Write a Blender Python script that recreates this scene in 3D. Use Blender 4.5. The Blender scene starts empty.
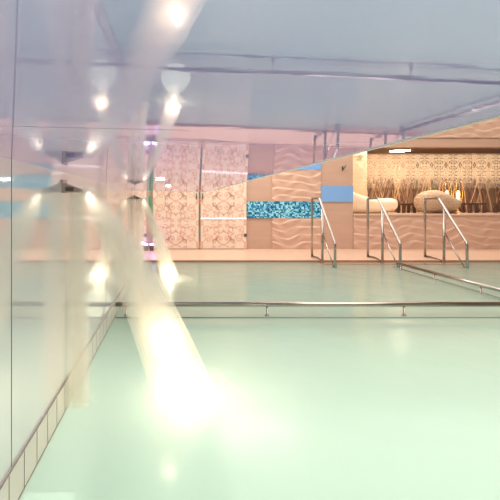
import bpy, bmesh, math, random
from mathutils import Vector, Matrix
random.seed(7)
C = bpy.context.scene.collection
F, VX, VY, CH = 400.0, 175.0, 203.0, 1.05      # focal length in px, vanishing point, eye height over the water

def P(px, py, Y):
    return Vector(((px-VX)*Y/F, Y, CH-(py-VY)*Y/F))
def XA(px, Y): return (px-VX)*Y/F
def ZA(py, Y): return CH-(py-VY)*Y/F

def srgb(r, g, b):
    f = lambda c: (c/255/12.92) if c/255 <= .04045 else ((c/255+.055)/1.055)**2.4
    return (f(r), f(g), f(b), 1)

# ------------------------------------------------------------------ materials
def newmat(name):
    m = bpy.data.materials.new(name); m.use_nodes = True
    nt = m.node_tree; nt.nodes.clear()
    out = nt.nodes.new('ShaderNodeOutputMaterial')
    return m, nt, out
def N(nt, t, **kw):
    n = nt.nodes.new(t)
    for k, v in kw.items():
        if k in n.inputs: n.inputs[k].default_value = v
        else: setattr(n, k, v)
    return n
def L(nt, a, b): nt.links.new(a, b)

def principled(name, col, rough=.5, metal=0, bump=None, bstr=.2, var=None, scale=(1,1,1), spec=.5, emit=None, estr=0):
    m, nt, out = newmat(name)
    p = N(nt, 'ShaderNodeBsdfPrincipled'); L(nt, p.outputs[0], out.inputs[0])
    p.inputs['Base Color'].default_value = col; p.inputs['Roughness'].default_value = rough
    p.inputs['Metallic'].default_value = metal
    p.inputs['Specular IOR Level'].default_value = spec
    if emit: p.inputs['Emission Color'].default_value = emit; p.inputs['Emission Strength'].default_value = estr
    tc = N(nt, 'ShaderNodeTexCoord'); mp = N(nt, 'ShaderNodeMapping'); mp.inputs['Scale'].default_value = scale
    L(nt, tc.outputs['Object'], mp.inputs[0])
    if var:
        n = N(nt, 'ShaderNodeTexNoise', Scale=var[1], Detail=5.0); L(nt, mp.outputs[0], n.inputs['Vector'])
        mx = N(nt, 'ShaderNodeMix', data_type='RGBA'); L(nt, n.outputs[0], mx.inputs[0])
        mx.inputs[6].default_value = col; mx.inputs[7].default_value = var[0]
        L(nt, mx.outputs[2], p.inputs['Base Color'])
    if bump:
        n = N(nt, 'ShaderNodeTexNoise', Scale=bump, Detail=3.0); L(nt, mp.outputs[0], n.inputs['Vector'])
        b = N(nt, 'ShaderNodeBump', Strength=bstr); b.inputs['Distance'].default_value = .01
        L(nt, n.outputs[0], b.inputs['Height']); L(nt, b.outputs[0], p.inputs['Normal'])
    return m

M = {}
TAN = srgb(190,156,138)
M['tan'] = principled('tan_stone', TAN, .45, var=(srgb(176,141,122), 3), scale=(.6,1,6))
M['wave'] = principled('wave_stone', srgb(200,165,146), .5, var=(srgb(190,153,134), 4), scale=(.5,1,6))
M['deck'] = principled('deck_stone', srgb(214,182,160), .3, var=(srgb(204,170,147), 2))
M['coping'] = principled('coping_stone', srgb(150,105,80), .35)
M['blue'] = principled('blue_glass_tile', srgb(118,160,212), .25)
M['chrome'] = principled('polished_steel', (.40,.355,.33,1), .2, 1)
M['dark_steel'] = principled('dark_steel', (.13,.12,.11,1), .35, .8)
M['grout'] = principled('joint', srgb(142,128,122), .6)
M['grout_pale'] = principled('pale_joint', srgb(132,136,132), .6)
M['tile'] = principled('pale_tile', srgb(214,208,198), .15)
M['ceramic'] = principled('cream_ceramic', srgb(250,228,200), .3)
M['darkwood'] = principled('dark_wood', srgb(74,36,24), .45, var=(srgb(52,25,18), 8))
M['cream'] = principled('cream_plaster', srgb(236,206,172), .6)
M['olive'] = principled('olive_panel', srgb(112,100,74), .35)
M['brown'] = principled('brown_panel', srgb(104,66,44), .5)
M['branch'] = principled('dry_branch', srgb(84,48,36), .8, var=(srgb(140,96,72), 3), scale=(8,8,1))
M['branch_pale'] = principled('pale_dry_branch', srgb(206,166,128), .8)
M['gold'] = principled('gold_metal', (.95,.6,.2,1), .25, 1)
M['bulb'] = principled('warm_bulb', (1,.7,.3,1), .5, emit=(1,.62,.22,1), estr=9)
M['downlight'] = principled('downlight_glass', (1,1,1,1), .5, emit=(1,.88,.68,1), estr=30)
M['violet'] = principled('violet_led', (.5,.4,1,1), .5, emit=(.42,.3,1,1), estr=14)
M['green'] = principled('green_glass', srgb(96,150,116), .3)
M['basin'] = principled('turquoise_basin', srgb(185,218,208), .5)
M['plaster'] = principled('white_plaster', srgb(235,228,222), .7)
M['panelrim'] = principled('canopy_rim', srgb(250,238,224), .4)

def wicker():
    m, nt, out = newmat('woven_wicker')
    p = N(nt, 'ShaderNodeBsdfPrincipled', Roughness=.65); L(nt, p.outputs[0], out.inputs[0])
    tc = N(nt, 'ShaderNodeTexCoord')
    w = N(nt, 'ShaderNodeTexWave', Scale=9.0, Distortion=4.0); w.bands_direction = 'Z'
    L(nt, tc.outputs['Object'], w.inputs[0])
    w2 = N(nt, 'ShaderNodeTexWave', Scale=8.0, Distortion=4.0); w2.bands_direction = 'X'
    L(nt, tc.outputs['Object'], w2.inputs[0])
    mu = N(nt, 'ShaderNodeMath', operation='MULTIPLY'); L(nt, w.outputs[1], mu.inputs[0]); L(nt, w2.outputs[1], mu.inputs[1])
    mx = N(nt, 'ShaderNodeMix', data_type='RGBA'); L(nt, mu.outputs[0], mx.inputs[0])
    mx.inputs[6].default_value = srgb(196,160,130); mx.inputs[7].default_value = srgb(250,228,202)
    L(nt, mx.outputs[2], p.inputs['Base Color'])
    b = N(nt, 'ShaderNodeBump', Strength=1.0); b.inputs['Distance'].default_value = .03
    L(nt, mu.outputs[0], b.inputs['Height']); L(nt, b.outputs[0], p.inputs['Normal'])
    return m
M['wicker'] = wicker()

def mosaic():
    m, nt, out = newmat('blue_mosaic')
    p = N(nt, 'ShaderNodeBsdfPrincipled', Roughness=.2); L(nt, p.outputs[0], out.inputs[0])
    tc = N(nt, 'ShaderNodeTexCoord')
    mp = N(nt, 'ShaderNodeMapping'); mp.inputs['Scale'].default_value = (34,34,34); L(nt, tc.outputs['Object'], mp.inputs[0])
    fl = N(nt, 'ShaderNodeVectorMath', operation='FLOOR'); L(nt, mp.outputs[0], fl.inputs[0])
    wn = N(nt, 'ShaderNodeTexWhiteNoise'); L(nt, fl.outputs[0], wn.inputs[0])
    # curls: banded distorted noise, sampled per tile
    ns = N(nt, 'ShaderNodeTexNoise', Scale=.22, Detail=1.0); L(nt, fl.outputs[0], ns.inputs['Vector'])
    s = N(nt, 'ShaderNodeMath', operation='MULTIPLY'); s.inputs[1].default_value = 38; L(nt, ns.outputs[0], s.inputs[0])
    si = N(nt, 'ShaderNodeMath', operation='SINE'); L(nt, s.outputs[0], si.inputs[0])
    ad = N(nt, 'ShaderNodeMath', operation='MULTIPLY_ADD'); ad.inputs[1].default_value = .35; ad.inputs[2].default_value = .2
    L(nt, si.outputs[0], ad.inputs[0])
    ad2 = N(nt, 'ShaderNodeMath', operation='MULTIPLY_ADD'); ad2.inputs[1].default_value = .6; L(nt, wn.outputs[0], ad2.inputs[0]); L(nt, ad.outputs[0], ad2.inputs[2])
    cr = N(nt, 'ShaderNodeValToRGB'); e = cr.color_ramp.elements
    e[0].position = .05; e[0].color = srgb(8,62,104); e[1].position = .9; e[1].color = srgb(150,214,226)
    k = e.new(.4); k.color = srgb(26,128,176)
    L(nt, ad2.outputs[0], cr.inputs[0]); L(nt, cr.outputs[0], p.inputs['Base Color'])
    return m
M['mosaic'] = mosaic()

def mirror_mat(name, base, gloss_fac, rough, gcol=(1,1,1,1), bump=0., bscale=(1,1,1), bs=3., aniso=0):
    """lacquered glossy sheet: coloured body under a strong mirror coat"""
    m, nt, out = newmat(name)
    d = N(nt, 'ShaderNodeBsdfDiffuse', Color=base)
    g = N(nt, 'ShaderNodeBsdfAnisotropic'); g.inputs['Color'].default_value = gcol; g.inputs['Roughness'].default_value = rough
    if aniso:
        g.inputs['Anisotropy'].default_value = aniso
    lw = N(nt, 'ShaderNodeFresnel', IOR=1.6)
    ma = N(nt, 'ShaderNodeMath', operation='MULTIPLY_ADD', use_clamp=True); ma.inputs[1].default_value = 1-gloss_fac; ma.inputs[2].default_value = gloss_fac
    L(nt, lw.outputs[0], ma.inputs[0])
    mx = N(nt, 'ShaderNodeMixShader'); L(nt, ma.outputs[0], mx.inputs[0]); L(nt, d.outputs[0], mx.inputs[1]); L(nt, g.outputs[0], mx.inputs[2])
    L(nt, mx.outputs[0], out.inputs[0])
    if bump:
        tc = N(nt, 'ShaderNodeTexCoord'); mp = N(nt, 'ShaderNodeMapping'); mp.inputs['Scale'].default_value = bscale
        L(nt, tc.outputs['Object'], mp.inputs[0])
        n = N(nt, 'ShaderNodeTexNoise', Scale=bs, Detail=3.0); L(nt, mp.outputs[0], n.inputs['Vector'])
        b = N(nt, 'ShaderNodeBump', Strength=bump); b.inputs['Distance'].default_value = .002
        L(nt, n.outputs[0], b.inputs['Height']); L(nt, b.outputs[0], g.inputs['Normal'])
    return m
M['canopy'] = mirror_mat('lacquered_canopy', srgb(184,170,242), .33, .02, (.93,.91,1,1), .06, (1,2.5,1), 9)
M['wallgloss'] = mirror_mat('glossy_wall_glass', srgb(228,226,230), .38, .06, (1,.98,.95,1))

def water():
    m, nt, out = newmat('milky_pool_water')
    col = srgb(211,225,212)
    d = N(nt, 'ShaderNodeBsdfDiffuse', Color=col)
    t = N(nt, 'ShaderNodeBsdfTranslucent', Color=srgb(218,234,222))
    b1 = N(nt, 'ShaderNodeMixShader', Fac=.55); L(nt, d.outputs[0], b1.inputs[1]); L(nt, t.outputs[0], b1.inputs[2])
    tr = N(nt, 'ShaderNodeBsdfTransparent', Color=srgb(215,240,230))
    b2 = N(nt, 'ShaderNodeMixShader', Fac=.32); L(nt, b1.outputs[0], b2.inputs[1]); L(nt, tr.outputs[0], b2.inputs[2])
    g = N(nt, 'ShaderNodeBsdfAnisotropic'); g.inputs['Roughness'].default_value = .18
    fr = N(nt, 'ShaderNodeFresnel', IOR=1.33)
    tc = N(nt, 'ShaderNodeTexCoord')
    n = N(nt, 'ShaderNodeTexNoise', Scale=2.2, Detail=4.0); L(nt, tc.outputs['Object'], n.inputs['Vector'])
    b = N(nt, 'ShaderNodeBump', Strength=.35); b.inputs['Distance'].default_value = .02
    L(nt, n.outputs[0], b.inputs['Height']); L(nt, b.outputs[0], g.inputs['Normal']); L(nt, b.outputs[0], fr.inputs['Normal'])
    mx = N(nt, 'ShaderNodeMixShader'); L(nt, fr.outputs[0], mx.inputs[0]); L(nt, b2.outputs[0], mx.inputs[1]); L(nt, g.outputs[0], mx.inputs[2])
    L(nt, mx.outputs[0], out.inputs[0])
    return m
M['water'] = water()

def volume(name, dens, col=(1,.97,.9,1)):
    m, nt, out = newmat(name)
    s = N(nt, 'ShaderNodeVolumeScatter', Color=col, Density=dens); L(nt, s.outputs[0], out.inputs['Volume'])
    return m
def aerated(name, alpha, streak, stretch):
    """white aerated water: many thin translucent veils, streaked along the flow"""
    m, nt, out = newmat(name)
    d = N(nt, 'ShaderNodeBsdfDiffuse', Color=srgb(255,250,240)); t = N(nt, 'ShaderNodeBsdfTranslucent', Color=srgb(255,250,240))
    a = N(nt, 'ShaderNodeMixShader', Fac=.5); L(nt, d.outputs[0], a.inputs[1]); L(nt, t.outputs[0], a.inputs[2])
    tr = N(nt, 'ShaderNodeBsdfTransparent')
    uv = N(nt, 'ShaderNodeAttribute', attribute_name='flow')
    mp = N(nt, 'ShaderNodeMapping'); mp.inputs['Scale'].default_value = stretch; L(nt, uv.outputs['Vector'], mp.inputs[0])
    n = N(nt, 'ShaderNodeTexNoise', Scale=1.0, Detail=3.0); L(nt, mp.outputs[0], n.inputs['Vector'])
    mr = N(nt, 'ShaderNodeMapRange'); mr.inputs[1].default_value = .3; mr.inputs[2].default_value = .7
    mr.inputs[3].default_value = alpha*(1-streak); mr.inputs[4].default_value = alpha*(1+streak); L(nt, n.outputs[0], mr.inputs[0])
    mx = N(nt, 'ShaderNodeMixShader'); L(nt, mr.outputs[0], mx.inputs[0]); L(nt, tr.outputs[0], mx.inputs[1]); L(nt, a.outputs[0], mx.inputs[2])
    L(nt, mx.outputs[0], out.inputs[0]); return m
M['jet'] = aerated('aerated_water', .16, .5, (4, 1.2, 3))
M['film'] = aerated('thin_falling_water', .12, .6, (3, 1.5, 3))
M['foam'] = aerated('splash_spray', .05, .4, (3, 3, 3))

def damask_glass():
    m, nt, out = newmat('damask_printed_glass')
    tc = N(nt, 'ShaderNodeTexCoord'); sp = N(nt, 'ShaderNodeSeparateXYZ'); L(nt, tc.outputs['Object'], sp.inputs[0])
    pp = N(nt, 'ShaderNodeMath', operation='PINGPONG'); pp.inputs[1].default_value = .16; L(nt, sp.outputs[0], pp.inputs[0])
    pz = N(nt, 'ShaderNodeMath', operation='PINGPONG'); pz.inputs[1].default_value = .19; L(nt, sp.outputs[2], pz.inputs[0])
    cb = N(nt, 'ShaderNodeCombineXYZ'); L(nt, pp.outputs[0], cb.inputs[0]); L(nt, pz.outputs[0], cb.inputs[2])
    n = N(nt, 'ShaderNodeTexNoise', Scale=10.0, Detail=1.0, Distortion=1.6); L(nt, cb.outputs[0], n.inputs['Vector'])
    s = N(nt, 'ShaderNodeMath', operation='MULTIPLY'); s.inputs[1].default_value = 34; L(nt, n.outputs[0], s.inputs[0])
    si = N(nt, 'ShaderNodeMath', operation='SINE'); L(nt, s.outputs[0], si.inputs[0])
    gt = N(nt, 'ShaderNodeMapRange'); gt.inputs[1].default_value = -.2; gt.inputs[2].default_value = .3; L(nt, si.outputs[0], gt.inputs[0])
    # printed band: z from 1.45 to 2.1, thinning out downwards
    r = N(nt, 'ShaderNodeValToRGB'); e = r.color_ramp.elements
    e[0].position = 0; e[0].color = (0,0,0,1); e[1].position = 1; e[1].color = (0,0,0,1)
    for pos, v in ((.14,0),(.40,.75),(.60,.85),(.84,.8),(.88,0)):
        k = e.new(pos); k.color = (v,v,v,1)
    mr = N(nt, 'ShaderNodeMapRange'); mr.inputs[1].default_value = 1.2; mr.inputs[2].default_value = 2.3
    L(nt, sp.outputs[2], mr.inputs[0]); L(nt, mr.outputs[0], r.inputs[0])
    al = N(nt, 'ShaderNodeMath', operation='MULTIPLY'); L(nt, gt.outputs[0], al.inputs[0]); L(nt, r.outputs[0], al.inputs[1])
    tr = N(nt, 'ShaderNodeBsdfTransparent'); d = N(nt, 'ShaderNodeBsdfDiffuse', Color=srgb(246,224,196))
    t2 = N(nt, 'ShaderNodeBsdfTranslucent', Color=srgb(246,224,196)); dm = N(nt, 'ShaderNodeMixShader', Fac=.5)
    L(nt, d.outputs[0], dm.inputs[1]); L(nt, t2.outputs[0], dm.inputs[2])
    mx = N(nt, 'ShaderNodeMixShader'); L(nt, al.outputs[0], mx.inputs[0]); L(nt, tr.outputs[0], mx.inputs[1]); L(nt, dm.outputs[0], mx.inputs[2])
    g = N(nt, 'ShaderNodeBsdfAnisotropic'); g.inputs['Roughness'].default_value = .02
    m2 = N(nt, 'ShaderNodeMixShader', Fac=.06); L(nt, mx.outputs[0], m2.inputs[1]); L(nt, g.outputs[0], m2.inputs[2])
    L(nt, m2.outputs[0], out.inputs[0])
    return m
M['damask'] = damask_glass()

def frosted():
    m, nt, out = newmat('frosted_glass')
    d = N(nt, 'ShaderNodeBsdfDiffuse', Color=srgb(255,240,226)); t = N(nt, 'ShaderNodeBsdfTranslucent', Color=srgb(255,230,205))
    a = N(nt, 'ShaderNodeMixShader', Fac=.4); L(nt, d.outputs[0], a.inputs[1]); L(nt, t.outputs[0], a.inputs[2])
    g = N(nt, 'ShaderNodeBsdfAnisotropic'); g.inputs['Roughness'].default_value = .2
    b = N(nt, 'ShaderNodeMixShader', Fac=.06); L(nt, a.outputs[0], b.inputs[1]); L(nt, g.outputs[0], b.inputs[2])
    L(nt, b.outputs[0], out.inputs[0]); return m
M['frosted'] = frosted()
M['scroll'] = principled('scroll_print', srgb(216,172,150), .5)

# ------------------------------------------------------------------ mesh helpers
def box(bm, x0, x1, y0, y1, z0, z1, mi=0):
    r = bmesh.ops.create_cube(bm, size=1, matrix=Matrix.Translation(((x0+x1)/2,(y0+y1)/2,(z0+z1)/2)) @ Matrix.Diagonal((x1-x0,y1-y0,z1-z0,1)))
    for v in r['verts']:
        for f in v.link_faces: f.material_index = mi
def tube(bm, pts, r, n=12, radii=None):
    pts = [Vector(p) for p in pts]; rings = []
    for i, p in enumerate(pts):
        a = pts[max(0,i-1)]; b = pts[min(len(pts)-1,i+1)]
        t = (b-a).normalized()
        up = Vector((0,1,0)) if abs(t.y) < .9 else Vector((1,0,0))
        u = t.cross(up).normalized(); w = t.cross(u).normalized()
        rr = radii[i] if radii else r
        if not isinstance(rr, tuple): rr = (rr, rr)
        rings.append([bm.verts.new(p+u*math.cos(2*math.pi*k/n)*rr[0]+w*math.sin(2*math.pi*k/n)*rr[1]) for k in range(n)])
    for i in range(len(rings)-1):
        for k in range(n):
            f = bm.faces.new((rings[i][k], rings[i][(k+1)%n], rings[i+1][(k+1)%n], rings[i+1][k])); f.smooth = True
    bm.faces.new(rings[0][::-1]); bm.faces.new(rings[-1])
def round_path(pts, rad=.05, n=6):
    pts = [Vector(p) for p in pts]; out = [pts[0]]
    for i in range(1, len(pts)-1):
        a = (pts[i-1]-pts[i]); b = (pts[i+1]-pts[i]); r = min(rad, a.length*.45, b.length*.45)
        p0 = pts[i]+a.normalized()*r; p2 = pts[i]+b.normalized()*r
        for k in range(n+1):
            t = k/n; out.append(p0*(1-t)**2 + pts[i]*2*t*(1-t) + p2*t*t)
    out.append(pts[-1]); return out
def obj(name, bm, mats, parent=None, loc=None):
    bmesh.ops.recalc_face_normals(bm, faces=bm.faces)
    me = bpy.data.meshes.new(name); bm.to_mesh(me); bm.free()
    if not isinstance(mats, (list,tuple)): mats = [mats]
    for m in mats: me.materials.append(m)
    o = bpy.data.objects.new(name, me); C.objects.link(o)
    if parent:
        o.parent = parent; o.location = -parent.location     # meshes are written in world coordinates
    return o
def B(): return bmesh.new()
def thing(name, label, cat, loc, group=None):
    o = bpy.data.objects.new(name, None); C.objects.link(o); o.location = loc; o.empty_display_size = .1
    o['label'] = label; o['category'] = cat
    if group: o['group'] = group
    return o
def tag(o, label, cat, group=None, kind=None):
    o['label'] = label; o['category'] = cat
    if group: o['group'] = group
    if kind: o['kind'] = kind
    return o
def struct(name, bm, m, parent=None):
    o = obj(name, bm, m, parent)
    if not parent: o['kind'] = 'structure'
    return o
def boxobj(name, dims, m, parent=None, bevel=0):
    bm = B(); box(bm, *dims)
    if bevel: bmesh.ops.bevel(bm, geom=bm.edges[:], offset=bevel, segments=2, affect='EDGES')
    return obj(name, bm, m, parent)

YW = 8.87          # back wall plane
YD = 7.12          # pool edge
WX = -.56          # left wall plane
XR = 9.4
ZC = 3.6

# ------------------------------------------------------------------ the setting
bm = B(); box(bm, WX-.12, WX, -2.6, YW, -1.1, ZC); struct('wall_left', bm, M['wallgloss'])
bm = B()                                             # vertical joints of the glossy wall panels
for y in (1.37, 3.25, 5.15, 7.05):
    box(bm, WX, WX+.0012, y-.002, y+.002, .145, ZC)
struct('trim_1', bm, M['grout'])
bm = B(); box(bm, WX, WX+.006, -2.5, YD, -.02, .145)  # band of pale tiles at the waterline
y = .39
box(bm, WX+.006, WX+.0075, -2.5, YD, .141, .147, 1)
box(bm, WX+.006, WX+.0075, -2.5, YD, -.004, .004, 1)
while y < YD:
    box(bm, WX+.006, WX+.0075, y-.0012, y+.0012, 0, .145, 1); y += .135
struct('trim_2', bm, [M['tile'], M['grout']])

bm = B(); box(bm, WX-.1, XR, YD, YW, -1.1, .03); struct('floor', bm, M['deck'])
bm = B(); box(bm, WX, XR, YD-.03, YD+.015, -.03, .032); struct('trim_3', bm, M['coping'])
bm = B(); box(bm, WX-.1, XR, -2.6, YD, -1.2, -1.1); struct('floor_pool', bm, M['basin'])
bm = B()
g = bmesh.ops.create_grid(bm, x_segments=1, y_segments=1, size=1)
for v in bm.verts: v.co = Vector(((WX if v.co.x < 0 else XR), (-2.6 if v.co.y < 0 else YD-.03), 0))
w = obj('pool_water', bm, M['water'])
tag(w, 'milky turquoise water filling the indoor pool', 'water', kind='stuff')

bm = B(); box(bm, XR, XR+.1, -2.6, 12.6, -1.2, ZC); struct('wall_right', bm, M['tan'])
bm = B(); box(bm, WX-.1, XR, -2.7, -2.6, -1.2, ZC); struct('wall_front', bm, M['cream'])
bm = B(); box(bm, WX-.1, XR+.1, -2.7, YW+.25, ZC, ZC+.1); struct('ceiling', bm, M['plaster'])

# back wall: flat parts with the opening of the relaxation area cut out
XO = XA(353, YW); ZF = .80; ZH = ZA(147, YW)
bm = B()
box(bm, WX-.12, XO, YW, YW+.2, 0, ZC)
box(bm, XO, XR, YW+.01, YW+.2, 0, ZF)
box(bm, XO, XR, YW, YW+.2, ZH, ZA(138, YW))
box(bm, XO, XR, YW+.01, YW+.2, ZA(138, YW), ZC)
struct('wall_back', bm, M['tan'])
bm = B(); box(bm, XO, XR, YW-.02, 12.5, ZF-.02, ZF+.005); struct('floor_lounge', bm, M['deck'])
def wave_panel(name, x0, x1, z0, z1, nx, nz, y=YW-.005, ph=0):
    bm = B(); vs = []
    for j in range(nz+1):
        row = []
        for i in range(nx+1):
            x = x0+(x1-x0)*i/nx; z = z0+(z1-z0)*j/nz
            s = z/.17 + .27*math.sin(2*math.pi*x/1.15+ph+2.2*z) + .13*math.sin(2*math.pi*x/.61+5*z)
            k = s-math.floor(s)
            h = (k/.8) if k < .8 else (1-k)/.2
            s2 = z/.17*.5 + .5*math.sin(2*math.pi*x/.83+1.3+ph)
            h = .012+.024*h*(.6+.4*math.sin(2*math.pi*s2))
            row.append(bm.verts.new((x, y-h, z)))
        vs.append(row)
    for j in range(nz):
        for i in range(nx):
            f = bm.faces.new((vs[j][i], vs[j][i+1], vs[j+1][i+1], vs[j+1][i])); f.smooth = True
    # close the rim back to the wall
    rim = [vs[0][i] for i in range(nx+1)]+[vs[j][nx] for j in range(1,nz+1)]+[vs[nz][i] for i in range(nx-1,-1,-1)]+[vs[j][0] for j in range(nz-1,0,-1)]
    back = [bm.verts.new((v.co.x, y+.004, v.co.z)) for v in rim]
    for i in range(len(rim)):
        j = (i+1) % len(rim); bm.faces.new((rim[i], rim[j], back[j], back[i]))
    return struct(name, bm, M['wave'])
XW0, XW1 = XA(272, YW), XA(320.5, YW)
ZM0, ZM1 = ZA(218, YW), ZA(201.5, YW)
wave_panel('trim_4', XO+.005, XR, .03, ZF-.02, 420, 70)
wave_panel('trim_5', XW0, XW1, .03, ZM0, 110, 60)
wave_panel('trim_6', XW0, XW1, ZM1, ZA(170, YW), 110, 60, ph=1)
wave_panel('trim_7', XO+.005, XR, ZA(138, YW), ZC-.02, 300, 90, ph=2)
bm = B(); box(bm, XA(246.5, YW), XW1, YW-.025, YW, ZM0, ZM1); struct('trim_8', bm, M['mosaic'])
bm = B(); box(bm, XW0, XW1, YW-.03, YW, ZA(170, YW), ZA(154, YW)); struct('trim_9', bm, M['blue'])
bm = B(); box(bm, XW1+.004, XO-.004, YW-.02, YW, ZA(202, YW), ZA(186, YW)); struct('trim_10', bm, M['blue'])
# sill along the opening
bm = B(); box(bm, XO, XR, YW-.05, YW+.1, ZF-.025, ZF+.008); struct('trim_11', bm, M['deck'])

# low glossy canopy over the pool's left side: gently tilted slab
def canz(X, Y): return CH + .126 - .0225*X + .0075*Y
Xe, Ye, Rc = .446, 5.9, .3
outl = [(WX, -2.0), (Xe, -2.0), (Xe, Ye-Rc*2.2)]
for k in range(1, 9):
    a = k/8*math.pi/2
    outl.append((Xe-Rc+Rc*math.cos(a), Ye-Rc*2.2+Rc*2.2*math.sin(a)))
outl.append((WX, Ye))
bm = B()
lo = [bm.verts.new((x, y, canz(x, y))) for x, y in outl]
hi = [bm.verts.new((x, y, canz(x, y)+.03)) for x, y in outl]
n = len(lo)
bm.faces.new(lo); bm.faces.new(hi[::-1])
for i in range(n): bm.faces.new((lo[i], lo[(i+1)%n], hi[(i+1)%n], hi[i]))
can = thing('mirror_canopy', 'low mirror-glossy pale blue canopy overhanging the left side of the pool', 'canopy', (WX, 2, 1.176))
obj('panel', bm, M['canopy'], can)
bm = B()
rim = [Vector((x, y, canz(x, y)+.0)) for x, y in outl[1:]]
tube(bm, rim, .0028, 8)
obj('edge_trim', bm, M['panelrim'], can)
bm = B()
ys = F*(.126+.0075*0)/(200-131)
a = Vector((WX, .79, canz(WX, .79)-.0003)); b = Vector((Xe, .79, canz(Xe, .79)-.0003))
tube(bm, [Vector((WX+.004, .72, canz(WX, .72))), Vector((.02, .72, canz(.02, .72)))], .00035, 6)
obj('seam', bm, M['grout'], can)

# downlights set in the canopy
def downlight(x, y, r, label, z=None, down=True):
    z = canz(x, y) if z is None else z
    t = thing('recessed_downlight', label, 'light', (x, y, z), 'small recessed lamps')
    bm = B(); bmesh.ops.create_cone(bm, cap_ends=True, segments=24, radius1=r*1.25, radius2=r*1.1, depth=.006, matrix=Matrix.Translation((x, y, z-.001)))
    obj('ring', bm, M['chrome'], t)
    bm = B(); bmesh.ops.create_cone(bm, cap_ends=True, segments=24, radius1=r, radius2=r, depth=.004, matrix=Matrix.Translation((x, y, z-.004)))
    obj('lens', bm, M['downlight'], t)
    return t

# ------------------------------------------------------------------ frosted scroll doors
def spiral(cx, cy, r0, r1, a0, turns, n=26):
    return [(cx+(r0+(r1-r0)*k/n)*math.cos(a0+turns*2*math.pi*k/n), cy+(r0+(r1-r0)*k/n)*math.sin(a0+turns*2*math.pi*k/n)) for k in range(n+1)]
def arc(cx, cy, rx, ry, a0, a1, n=16):
    return [(cx+rx*math.cos(math.radians(a0+(a1-a0)*k/n)), cy+ry*math.sin(math.radians(a0+(a1-a0)*k/n))) for k in range(n+1)]
quarter = [
    spiral(3.4, 6.2, .8, 3.6, .5, -1.35), arc(0, 7.5, 7.6, 7, -90, 25), spiral(8.8, 3.2, .5, 2.2, 2, 1.1),
    spiral(17.2, 15.2, .8, 4.2, 1.2, 1.3), arc(13, 12.5, 8.6, 8.2, 95, 250), arc(17, 2, 6.4, 8.4, 80, 190),
    spiral(15.5, 5.5, .6, 2.6, 3, -1.2), arc(4.5, 15.5, 5, 3.8, 190, 400), arc(23, 8, 5, 6, 120, 260), arc(9, 20, 4.5, 3, 150, 330)]
blobs = [(3.8,19.5,1.9),(9,11,1.3),(12,8.5,1.0),(21.6,20.6,1.4),(22,1.6,1.5),(12.5,17.5,1.1),(6,13.5,.9),(1.2,13,.8),(19.5,9.5,1.0),(3.4,6.2,.9),(17.2,15.2,1.1)]
def ribbon(bm, pts, w, y):
    vs = []
    for i, p in enumerate(pts):
        a = Vector(pts[max(0,i-1)]); b = Vector(pts[min(len(pts)-1,i+1)]); t = (b-a)
        if t.length == 0: t = Vector((1,0))
        t.normalize(); nn = Vector((-t.y, t.x))*w/2
        vs.append((bm.verts.new((p[0]+nn.x, y, p[1]+nn.y)), bm.verts.new((p[0]-nn.x, y, p[1]-nn.y))))
    for i in range(len(vs)-1):
        bm.faces.new((vs[i][0], vs[i+1][0], vs[i+1][1], vs[i][1]))
def scroll_door(idx, px0, px1, hinge_px, handle_px):
    x0, x1 = XA(px0, YW), XA(px1, YW); z0, z1 = .045, ZA(125, YW); xc = (x0+x1)/2
    u = (x1-x0)/46.0
    bm = B(); box(bm, x0, x1, YW-.05, YW-.035, z0, z1)
    root = struct('door_%d' % idx, bm, M['frosted'])
    bm = B(); yy = YW-.0515
    zc = ZA(201, YW)
    for zm, sv in [(zc+44*u*k, q) for k in (-1, 0, 1, 2) for q in (-1, 1)]:
        for sx in (-1, 1):
            for cv in quarter:
                pts = [(xc+sx*min(q[0],22.6)*u, zm+sv*q[1]*u) for q in cv]
                pts = [(x, z) for x, z in pts if z0+.02 < z < z1-.02]
                if len(pts) > 2: ribbon(bm, pts, .021, yy)
            for bx_, bz_, br in blobs:
                X = xc+sx*bx_*u; Z = zm+sv*bz_*u
                if z0+.04 < Z < z1-.04:
                    vs = [bm.verts.new((X+br*u*math.cos(t*math.pi/5)*(1+.25*(t%2)), yy-.0003, Z+br*u*math.sin(t*math.pi/5)*(1+.25*(t%2)))) for t in range(10)]
                    bm.faces.new(vs)
    obj('scroll_pattern', bm, M['scroll'], root)
    for zz in (ZA(235, YW), ZA(150, YW)):
        s = -1 if hinge_px > (px0+px1)/2 else 1
        hx = XA(hinge_px, YW)
        bm = B(); box(bm, hx-.03, hx+.03, YW-.062, YW-.03, zz-.035, zz+.035); obj('hinge', bm, M['dark_steel'], root)
    hx = XA(handle_px, YW)
    bm = B(); tube(bm, [(hx, YW-.08, ZA(199, YW)), (hx, YW-.08, ZA(193, YW))], .012)
    tube(bm, [(hx, YW-.08, ZA(198.5, YW)), (hx, YW-.045, ZA(198.5, YW))], .008); tube(bm, [(hx, YW-.08, ZA(193.5, YW)), (hx, YW-.045, ZA(193.5, YW))], .008)
    obj('handle', bm, M['dark_steel'], root)
    return root, x0, x1
d1, *_ = scroll_door(1, 153, 198.5, 154, 196.5)
d2, dx0, dx1 = scroll_door(2, 200.5, 246, 245, 202.5)
bm = B(); box(bm, dx0, dx1, YW-.062, YW-.052, ZA(218.9, YW), ZA(217.9, YW)); obj('rail', bm, principled('reflection_strip', (1,1,1,1), .3, emit=(.9,.85,1,1), estr=.8), d2)  # glowing strip imitating a light reflection on the door glass, not a rail
bm = B(); box(bm, XA(198.7, YW), XA(200.3, YW), YW-.05, YW, .03, ZA(125, YW)); struct('trim_12', bm, M['chrome'])

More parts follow.
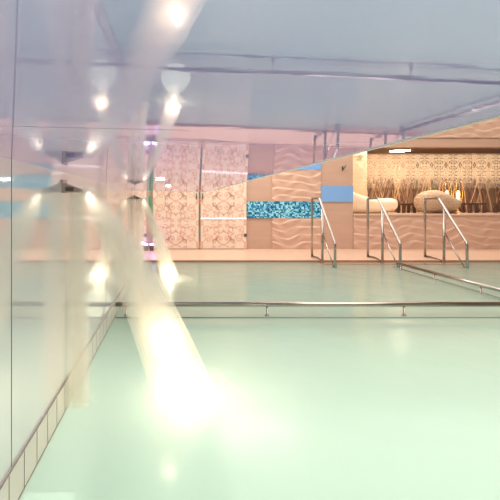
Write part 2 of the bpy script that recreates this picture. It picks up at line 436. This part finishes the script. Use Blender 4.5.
# violet floor lamp and green upright in the far left corner
t = thing('floor_uplight', 'small violet floor light in the corner beside the scroll-patterned door', 'light', (-.545+.06, YW-.3, .03))
bm = B(); bmesh.ops.create_cone(bm, cap_ends=True, segments=20, radius1=.045, radius2=.05, depth=.12, matrix=Matrix.Translation((-.5, YW-.3, .09))); obj('housing', bm, M['dark_steel'], t)
bm = B(); bmesh.ops.create_cone(bm, cap_ends=True, segments=20, radius1=.042, radius2=.035, depth=.03, matrix=Matrix.Translation((-.5, YW-.3, .165))); obj('lens', bm, M['violet'], t)
bm = B(); box(bm, WX+.01, -.5, YW-.06, YW-.01, ZA(215, YW), ZA(196, YW)); struct('trim_13', bm, M['green'])

# ------------------------------------------------------------------ rails in the pool
t = thing('pool_handrail', 'long low polished steel handrail crossing the pool in the foreground', 'handrail', (1.2, 3.72, 0))
YR = 3.72
bm = B(); tube(bm, [(WX+.01, YR, .108), (3.53, YR, .108)], .0215, 16); obj('rail', bm, M['chrome'], t)
for px in (126, 267, 404, 541):
    x = XA(px, YR)
    bm = B(); tube(bm, [(x, YR, .098), (x, YR, -.25)], .009); tube(bm, [(x, YR, .003), (x, YR, .012)], .02)
    obj('post', bm, M['chrome'], t)
XS = 3.53
t = thing('pool_handrail', 'low steel handrail running back toward the steps on the right', 'handrail', (XS, 5, 0))
bm = B(); tube(bm, [(XS, 3.74, .104), (XS, 6.33, .094)], .0215, 16); obj('rail', bm, M['chrome'], t)
for yy in (4.62, 5.45, 6.25):
    bm = B(); tube(bm, [(XS, yy, .09), (XS, yy, -.25)], .009); obj('post', bm, M['chrome'], t)
# overflow strips beside the rails, just breaking the surface
def strip(label, horizontal):
    bm = B()
    if horizontal:
        y0 = F*CH/115.; tube(bm, [(WX+.02, y0, .003), (XS-.1, y0, .004)], .006, 8)
        x = WX+.1
        while x < XS-.1: tube(bm, [(x, y0, .003), (x, y0, -.14)], .0055, 6); x += .122
    else:
        x0 = XS+.06; tube(bm, [(x0, 3.9, .003), (x0, 6.6, .004)], .006, 8)
        y = 4.0
        while y < 6.6: tube(bm, [(x0, y, .003), (x0, y, -.14)], .0055, 6); y += .122
    return tag(obj('overflow_grate', bm, M['grout_pale']), label, 'grate')
strip('thin ribbed overflow strip in the water under the foreground handrail', True)
strip('thin ribbed overflow strip under the right-hand low handrail', False)

labels = ['curved steel ladder handrail in front of the blue mosaic stripe',
          'curved steel ladder handrail in front of the cream ceramic lounger',
          'curved steel ladder handrail in front of the wicker pod lounger']
for X0, lb in zip((2.586, 3.64, 4.72), labels):
    t = thing('ladder_handrail', lb, 'handrail', (X0, 7.5, .03), 'steel handrails at the pool steps')
    ztop = 1.135
    bm = B(); tube(bm, round_path([(X0, 7.55, .02), (X0, 7.55, ztop), (X0, 7.16, ztop), (X0, 6.47, .40), (X0, 6.45, -.25)], .035), .021, 14)
    obj('rail', bm, M['chrome'], t)
    bm = B(); tube(bm, [(X0, 7.02, ztop-.18), (X0, 7.02, -.25)], .021, 14); obj('post', bm, M['chrome'], t)
    bm = B(); tube(bm, [(X0, 7.0, .53), (X0, 6.5, -.03)], .011, 10); obj('brace', bm, M['chrome'], t)
    bm = B(); tube(bm, round_path([(X0, 7.55, .05), (X0+.01, 7.3, .05), (X0+.02, 7.06, .02), (X0+.02, 7.02, -.05)], .06), .018, 12); obj('foot_bar', bm, M['chrome'], t)
# submerged steps between the ladders
bm = B(); box(bm, 2.52, 4.95, 6.82, YD-.035, -1.1, .007); box(bm, 2.52, 4.95, 6.56, 6.815, -1.1, -.02)
tag(obj('pool_steps', bm, principled('wet_stone', srgb(150,128,108), .12)), 'brown wet stone steps at water level between the ladder handrails', 'steps')

# ------------------------------------------------------------------ spouts, jets
def spout(Y, lbl):
    s = 1.0
    t = thing('water_spout', lbl, 'spout', (WX, Y, 1.10), 'wall water spouts')
    bm = B(); box(bm, WX, WX+.008, Y-.03, Y+.05, 1.10, 1.165); obj('wall_plate', bm, M['chrome'], t)
    bm = B()                                             # wedge-shaped nozzle
    pr = [(WX+.008, 1.102), (WX+.095, 1.102), (WX+.095, 1.118), (WX+.008, 1.150)]
    f0 = [bm.verts.new((x, Y-.03, z)) for x, z in pr]; f1 = [bm.verts.new((x, Y+.05, z)) for x, z in pr]
    bm.faces.new(f0); bm.faces.new(f1[::-1])
    for i in range(4): bm.faces.new((f0[i], f0[(i+1)%4], f1[(i+1)%4], f1[i]))
    obj('nozzle', bm, M['chrome'], t)
    bm = B(); box(bm, WX+.02, WX+.06, Y-.034, Y-.0295, 1.108, 1.128); obj('slot', bm, M['dark_steel'], t)
spout(2.0, 'steel water spout on the glossy left wall, nearer to the camera')
spout(5.55, 'small far steel water spout on the glossy left wall near the scroll doors')

def veils(name, pts, radii, mat, shells):
    bm = B(); lay = bm.verts.layers.float_vector.new('flow'); n = 28
    for q, f in enumerate(shells):
        prev = None
        for i, p in enumerate(pts):
            p = Vector(p); a = Vector(pts[max(0,i-1)]); b = Vector(pts[min(len(pts)-1,i+1)])
            t = (b-a).normalized(); u = t.cross(Vector((0,1,0))).normalized(); w = Vector((0,1,0))
            ring = []
            for k in range(n):
                an = 2*math.pi*k/n
                v = bm.verts.new(p+u*math.cos(an)*radii[i][0]*f+w*math.sin(an)*radii[i][1]*f)
                if v.co.z < .004: v.co.z = .004
                v[lay] = (math.cos(an)*1.0, i/(len(pts)-1), math.sin(an)+q*3.7); ring.append(v)
            if prev:
                for k in range(n):
                    fc = bm.faces.new((prev[k], prev[(k+1)%n], ring[(k+1)%n], ring[k])); fc.smooth = True
            prev = ring
    return obj(name, bm, mat)
SH = (.16,.30,.42,.54,.66,.80,.97,1.18)
def jet(x0, y0, z0, x1, y1, lbl, wide):
    pts = []; rad = []; n = 30
    for k in range(n+1):
        s = k/n
        pts.append((x0+(x1-x0)*s, y0+(y1-y0)*s, z0-(z0-.006)*s**1.32)); rr = .024+wide*s**.75
        rad.append((rr, rr*.9))
    return tag(veils('water_jet', pts, rad, M['jet'], SH), lbl, 'water', 'arcing water jets')
jet(WX+.09, 2.02, 1.11, .06, 2.12, 'broad white arc of water falling from the near spout', .115)
jet(WX+.09, 5.57, 1.10, -.07, 5.5, 'thin white arc of water falling from the far spout', .08)
def fall(Y, x0, x1, lbl, d):
    n = 10; h = (x1-x0)/2
    pts = [((x0+x1)/2+.02*h*k, Y, 1.10-1.094*k/n) for k in range(n+1)]
    return tag(veils('water_fall', pts, [(h*(1+.018*k), d) for k in range(n+1)], M['film'], (.4,.55,.68,.8,.92,1.06,1.25)), lbl, 'water', 'streams running down the wall')
fall(2.06, WX+.004, WX+.10, 'straight curtain of water dropping down the wall below the near spout', .03)
fall(5.6, WX+.004, WX+.10, 'straight curtain of water dropping below the far spout', .03)
def splash(x, y, r, h, lbl):
    bm = B(); lay = bm.verts.layers.float_vector.new('flow')
    for q, f in enumerate((.3,.5,.7,.85,1)):
        ret = bmesh.ops.create_icosphere(bm, subdivisions=4, radius=1)
        for v in ret['verts']:
            d = v.co.normalized(); k = f*(1+.12*math.sin(5*d.x+3*d.y+q)+.1*math.sin(7*d.y-4*d.x))
            v[lay] = d
            v.co = Vector((x+d.x*r*k, y+d.y*r*k, max(.004+.0004*q, d.z*h*k)))
    for f in bm.faces: f.smooth = True
    for v in [v for v in bm.verts if v.co.z < .0062 and all(e.other_vert(v).co.z < .0062 for e in v.link_edges)]: bm.verts.remove(v)
    return tag(obj('splash_spray', bm, M['foam']), lbl, 'splash', 'spray where the jets land', 'stuff')
splash(.07, 2.13, .28, .12, 'bright spray where the near jet hits the water')
splash(-.06, 5.45, .26, .09, 'bright spray where the far jet hits the water')

# ------------------------------------------------------------------ relaxation area behind the opening
XL1 = XR
bm = B(); box(bm, XO-.1, XL1, YW+.2, 12.5, 2.42, 2.5); struct('ceiling_lounge', bm, M['brown'])
YB = 11.2
bm = B(); box(bm, XO-.6, XA(413, YB), YB, YB+.1, ZF, 2.42); box(bm, XA(462, YB), XA(492, YB), YB-.1, YB+.1, ZF, 2.42)
struct('wall_lounge', bm, principled('lounge_wall', srgb(178,144,112), .6))
bm = B(); box(bm, XA(413, YB), XA(443, YB), YB+.03, YB+.08, ZF, 2.42); struct('trim_14', bm, M['olive'])
bm = B(); box(bm, XA(443, YB), XA(462, YB), YB+.05, YB+.1, ZF, 2.42); box(bm, XA(492, YB), XL1, YB, YB+.1, ZF, 2.42); struct('trim_15', bm, M['brown'])
bm = B(); box(bm, XO-.15, XO-.02, YW+.2, YB, ZF, 2.42)
struct('wall_lounge_left', bm, M['cream'])
# light column at x 472
bm = B(); box(bm, XA(471, 11), XA(475, 11), 10.95, 11.05, ZF, 2.42); struct('trim_16', bm, M['tan'])
# printed glass screens
for i, (a, b) in enumerate(((353.5, 434.6), (435, 471.5), (472, 505), (505.4, 545))):
    bm = B(); box(bm, XA(a, YW+.1), XA(b, YW+.1), YW+.1, YW+.11, ZF+.02, ZH)
    struct('window_%d' % (i+1), bm, M['damask'])
# white side board with a round fixture
YS = 9.9
bm = B(); box(bm, XA(353, YS)-.3, XA(367, YS), YS, YS+.05, ZF, 2.42); struct('trim_17', bm, M['cream'])
t = thing('wall_speaker', 'small round dark-centred fixture high on the cream wall beside the pillar', 'fixture', P(360, 157.5, YS-.01))
p = P(360, 157.5, YS-.01)
bm = B(); tube(bm, [p+Vector((0,.01,0)), p+Vector((0,-.02,0))], .055, 24); obj('ring', bm, M['gold'], t)
bm = B(); tube(bm, [p+Vector((0,-.02,0)), p+Vector((0,-.028,0))], .035, 24); obj('grille', bm, M['dark_steel'], t)
p = P(342.5, 168, YW)
t = thing('wall_hook', 'small dark hook on the tan pillar above the plain blue tile', 'hook', p)
bm = B(); box(bm, p.x-.012, p.x+.012, YW-.012, YW, p.z-.06, p.z+.04); obj('back_plate', bm, M['dark_steel'], t)
bm = B(); tube(bm, [p+Vector((0,-.01,-.04)), p+Vector((.02,-.06,0)), p+Vector((.05,-.07,.05))], .011, 8); obj('prong', bm, M['dark_steel'], t)

def loft(bm, prof, yc, e=2.4, n=28):
    rings = []
    for x, zt, zb, hd in prof:
        ring = []
        for k in range(n):
            a = 2*math.pi*k/n; c, s = math.cos(a), math.sin(a)
            c = math.copysign(abs(c)**(2/e), c); s = math.copysign(abs(s)**(2/e), s)
            ring.append(bm.verts.new((x, yc+hd*c, (zt+zb)/2+(zt-zb)/2*s)))
        rings.append(ring)
    for i in range(len(rings)-1):
        for k in range(n):
            f = bm.faces.new((rings[i][k], rings[i][(k+1)%n], rings[i+1][(k+1)%n], rings[i+1][k])); f.smooth = True
    bm.faces.new(rings[0][::-1]); bm.faces.new(rings[-1])
def prof_px(rows, Y):
    Y = Y-.22; return [(XA(x, Y), ZA(a, Y), max(ZA(b, Y), ZF+.006), hd*.62) for x, a, b, hd in rows]
# cream ceramic lounger
Yl = 9.5
bm = B(); loft(bm, prof_px([(350,189,214,.33),(353,190,214,.36),(360,193,214,.36),(368,196,214,.36),(375,197.8,214,.36),(384,198.3,214,.35),(391,198,213,.34),(396,198.2,211.5,.31),(399.5,199.4,209,.25),(401.2,202,206,.12)], Yl), Yl)
tag(obj('ceramic_lounger', bm, M['ceramic']), 'smooth cream ceramic lounger on the raised ledge beside the pillar', 'lounger')
# wicker pod
sqz = lambda rows: [(445+(x-443.6)*.93, a, b, h) for x, a, b, h in rows]
t = thing('wicker_lounger', 'large egg-shaped woven wicker pod lounger on the ledge', 'lounger', (XA(440, Yl), Yl, ZF))
bm = B(); loft(bm, prof_px(sqz([(418.6,199,205,.1),(420,196,208.5,.24),(423,193.4,211.5,.36),(428,191,213.2,.44),(434,189.8,214,.48),(440,189.7,214,.5),(446,191,214,.48),(451,193.3,214,.44),(456,195.9,213.5,.38),(460,197.7,211.5,.3),(464,198.7,207.5,.2),(467,199,203.6,.12),(468.6,199.4,201.5,.05)]), Yl), Yl, 2.1)
obj('shell', bm, M['wicker'], t)
bm = B(); loft(bm, [(XA(x, Yl), ZF+.03, ZF+.006, hd) for x, hd in ((430,.2),(434,.3),(448,.3),(452,.2))], Yl, 3); obj('base', bm, M['darkwood'], t)
# dark side tables
def side_table(a, b, top, Y, lbl):
    x0, x1 = XA(a, Y), XA(b, Y); zt = ZA(top, Y)
    t = thing('side_table', lbl, 'table', ((x0+x1)/2, Y, ZF), 'dark wooden side tables')
    boxobj('tabletop', (x0, x1, Y-.16, Y+.16, zt-.045, zt), M['darkwood'], t, .006)
    for x in (x0+.05, x1-.05):
        for y in (Y-.12, Y+.12): boxobj('leg', (x-.028, x+.028, y-.028, y+.028, ZF+.005, zt-.045), M['darkwood'], t)
side_table(399, 413.5, 203.5, 9.9, 'low dark wooden side table between the cream lounger and the wicker pod')
side_table(464.5, 482.5, 203, 9.9, 'low dark wooden side table right of the wicker pod lounger')
side_table(498, 516, 203, 9.9, 'low dark wooden side table at the right edge of the photo')

# upright dry branches, every stem an object
protos = []
for k in range(8):
    bm = B(); pts = []; x = 0; zz = 0; dx = random.uniform(-.05,.05)
    for s in range(9):
        pts.append((x, random.uniform(-.01,.01), s*.155)); x += dx+random.uniform(-.022,.022)
    tube(bm, pts, .014, 7, [(.0135-.0008*s) for s in range(9)])
    x1, z1 = pts[4][0], pts[4][2]
    tube(bm, [(x1, 0, z1), (x1+random.choice((-1,1))*.07, .01, z1+.22), (x1+random.choice((-1,1))*.1, .0, z1+.5)], .009, 6)
    me = bpy.data.meshes.new('dry_branch'); bmesh.ops.recalc_face_normals(bm, faces=bm.faces); bm.to_mesh(me); bm.free()
    me.materials.append(M['branch'] if k % 2 else M['branch_pale'])
    protos.append(me)
Yb = 10.75
spots = []
for a, b, m_, lab, g in ((354, 414, 62, 'bare upright dry branch standing behind the cream ceramic lounger', 'dry branches behind the ceramic lounger'),
                 (414, 442, 16, 'bare upright dry branch in front of the dark olive panel', 'dry branches by the olive panel'),
                 (461, 471, 10, 'bare upright dry branch right of the gold lanterns', 'dry branches right of the lanterns'),
                 (475, 506, 26, 'bare upright dry branch behind the right-hand side tables', 'dry branches at the right end')):
    for i in range(m_):
        px = a+(b-a)*(i+random.uniform(.1,.9))/m_
        y = Yb+random.uniform(-.25,.25)
        o = bpy.data.objects.new('dry_branch', random.choice(protos)); C.objects.link(o)
        o.location = (XA(px, y), y, ZF+.005); o.rotation_euler = (0, random.uniform(-.05,.05), random.choice((0, math.pi)))
        o.scale = (1, 1, random.uniform(.85,1.12))
        tag(o, lab, 'branch', g)

# gold lanterns
for px, top, bot, lb in ((447, 179, 197, 'gold glowing lantern behind the wicker pod, the left one'), (458, 178, 200, 'gold arched lantern with warm glow right of the other lantern')):
    Yg = 10.6; x = XA(px, Yg); z0, z1 = ZF+.005, ZA(top, Yg)
    t = thing('gold_lantern', lb, 'lantern', (x, Yg, ZF), 'gold lanterns behind the wicker pod')
    bm = B(); tube(bm, [(x, Yg, z0), (x, Yg, z0+.03)], .08, 16); tube(bm, [(x, Yg, z0), (x, Yg, z0+.25)], .014, 8); obj('base', bm, M['gold'], t)
    bm = B()
    for s in (-1, 1):
        for d in (-1, 1):
            tube(bm, [(x+s*.06, Yg+d*.05, z0+.22), (x+s*.09, Yg+d*.05, z0+.45), (x+s*.075, Yg+d*.05, z1-.15), (x, Yg, z1)], .011, 8)
    tube(bm, [(x, Yg, z0+.20), (x, Yg, z0+.24)], .09, 12); tube(bm, [(x, Yg, z1-.01), (x, Yg, z1+.05)], .014, 8)
    obj('frame', bm, M['gold'], t)
    bm = B(); tube(bm, [(x, Yg, z0+.26), (x, Yg, z0+.32), (x, Yg, z0+.5), (x, Yg, z0+.58)], .04, 12, [.02,.045,.04,.012]); obj('bulb', bm, M['bulb'], t)

downlight(-.09, 2.43, .028, 'bright recessed downlight in the canopy above the near splash')
downlight(-.06, 3.6, .022, 'smaller recessed downlight in the canopy beyond the brighter one')
downlight(XA(400, 10.5), 10.5, .24, 'bright recessed ceiling light above the cream ceramic lounger', z=2.42)

# ------------------------------------------------------------------ lamps and added fill lights
def area(name, loc, rot, sx, sy, e, col):
    l = bpy.data.lights.new(name, 'AREA'); l.shape = 'RECTANGLE'; l.size = sx; l.size_y = sy; l.energy = e; l.color = col
    o = bpy.data.objects.new(name, l); C.objects.link(o); o.location = loc; o.rotation_euler = rot; return o
def point(name, loc, e, col, r=.05):
    l = bpy.data.lights.new(name, 'POINT'); l.energy = e; l.color = col; l.shadow_soft_size = r
    o = bpy.data.objects.new(name, l); C.objects.link(o); o.location = loc; return o
def spot(name, loc, to, e, col, ang=60, r=.05, blend=.8):
    l = bpy.data.lights.new(name, 'SPOT'); l.energy = e; l.color = col; l.spot_size = math.radians(ang); l.spot_blend = blend; l.shadow_soft_size = r
    o = bpy.data.objects.new(name, l); C.objects.link(o); o.location = loc
    o.rotation_euler = (Vector(to)-Vector(loc)).to_track_quat('-Z', 'Y').to_euler(); return o
W = (1, .94, .87)
area('ceiling_lamp', (3.5, 2.2, ZC-.05), (0,0,0), 4.5, 5.5, 280, W)
area('ceiling_lamp', (4.4, 6.9, ZC-.05), (0,0,0), 8, 3.4, 170, (1,.94,.88))
area('lounge_lamp', (6.2, 9.7, 2.4), (math.radians(15),0,0), 3.5, .8, 105, (1,.86,.70))
point('jet_fill', (.06, 2.12, .07), 4, (1,.84,.62), .03)  # added fill lights inside spray and stream, to brighten the jets
point('jet_fill', (-.06, 5.45, .07), 6, (1,.84,.62), .03)
point('jet_fill', (-.03, 2.10, .36), 1.6, (1,.84,.62), .03)
point('underwater_lamp', (.07, 2.15, -.33), 13, (1,.85,.68), .2)
point('underwater_lamp', (-.06, 5.45, -.32), 4, (1,.87,.70), .2)
area('pool_floor_fill', (1.6, 1.4, -1.05), (math.pi,0,0), 4, 3, 42, (1,.96,.92))  # added fill under the surface, brightens the water from below
spot('lounge_spot', (XA(399, 9.9), 9.9, 2.38), (XA(392, 9.9), 10.6, 1.6), 50, (1,.88,.65), 110, .06)
area('door_fill', (.9, 7.9, ZC-.1), (math.radians(12),0,0), 3, .5, 70, (1,.93,.86))  # added unseen fill that brightens the frosted doors
spot('spout_fill', (WX+.12, 2.0, 1.10), (.0, 2.10, .3), 4, (1,.88,.72), 70, .02)  # added fills at both spout tips, aimed along the jets to whiten them
spot('spout_fill', (WX+.12, 5.55, 1.10), (-.15, 5.5, .3), 4, (1,.88,.72), 70, .02)
point('violet_glow', (-.44, YW-.38, .2), .6, (.4,.3,1), .03)

wd = bpy.data.worlds.new('room_air'); bpy.context.scene.world = wd; wd.use_nodes = True
wd.node_tree.nodes['Background'].inputs[0].default_value = (1,.95,.88,1); wd.node_tree.nodes['Background'].inputs[1].default_value = .3

cam = bpy.data.cameras.new('camera'); co = bpy.data.objects.new('camera', cam); C.objects.link(co)
co.location = (0,0,CH); co.rotation_euler = (math.pi/2,0,0)
cam.sensor_width = 36; cam.lens = 36*F/500; cam.shift_x = (250-VX)/500; cam.shift_y = -(250-VY)/500; cam.clip_start = .01
bpy.context.scene.cycles.transparent_max_bounces = 48
sc = bpy.context.scene; sc.camera = co
sc.view_settings.view_transform = 'Standard'; sc.view_settings.look = 'None'; sc.view_settings.gamma = 1
sc.view_settings.use_curve_mapping = False; sc.view_settings.exposure = 0.0
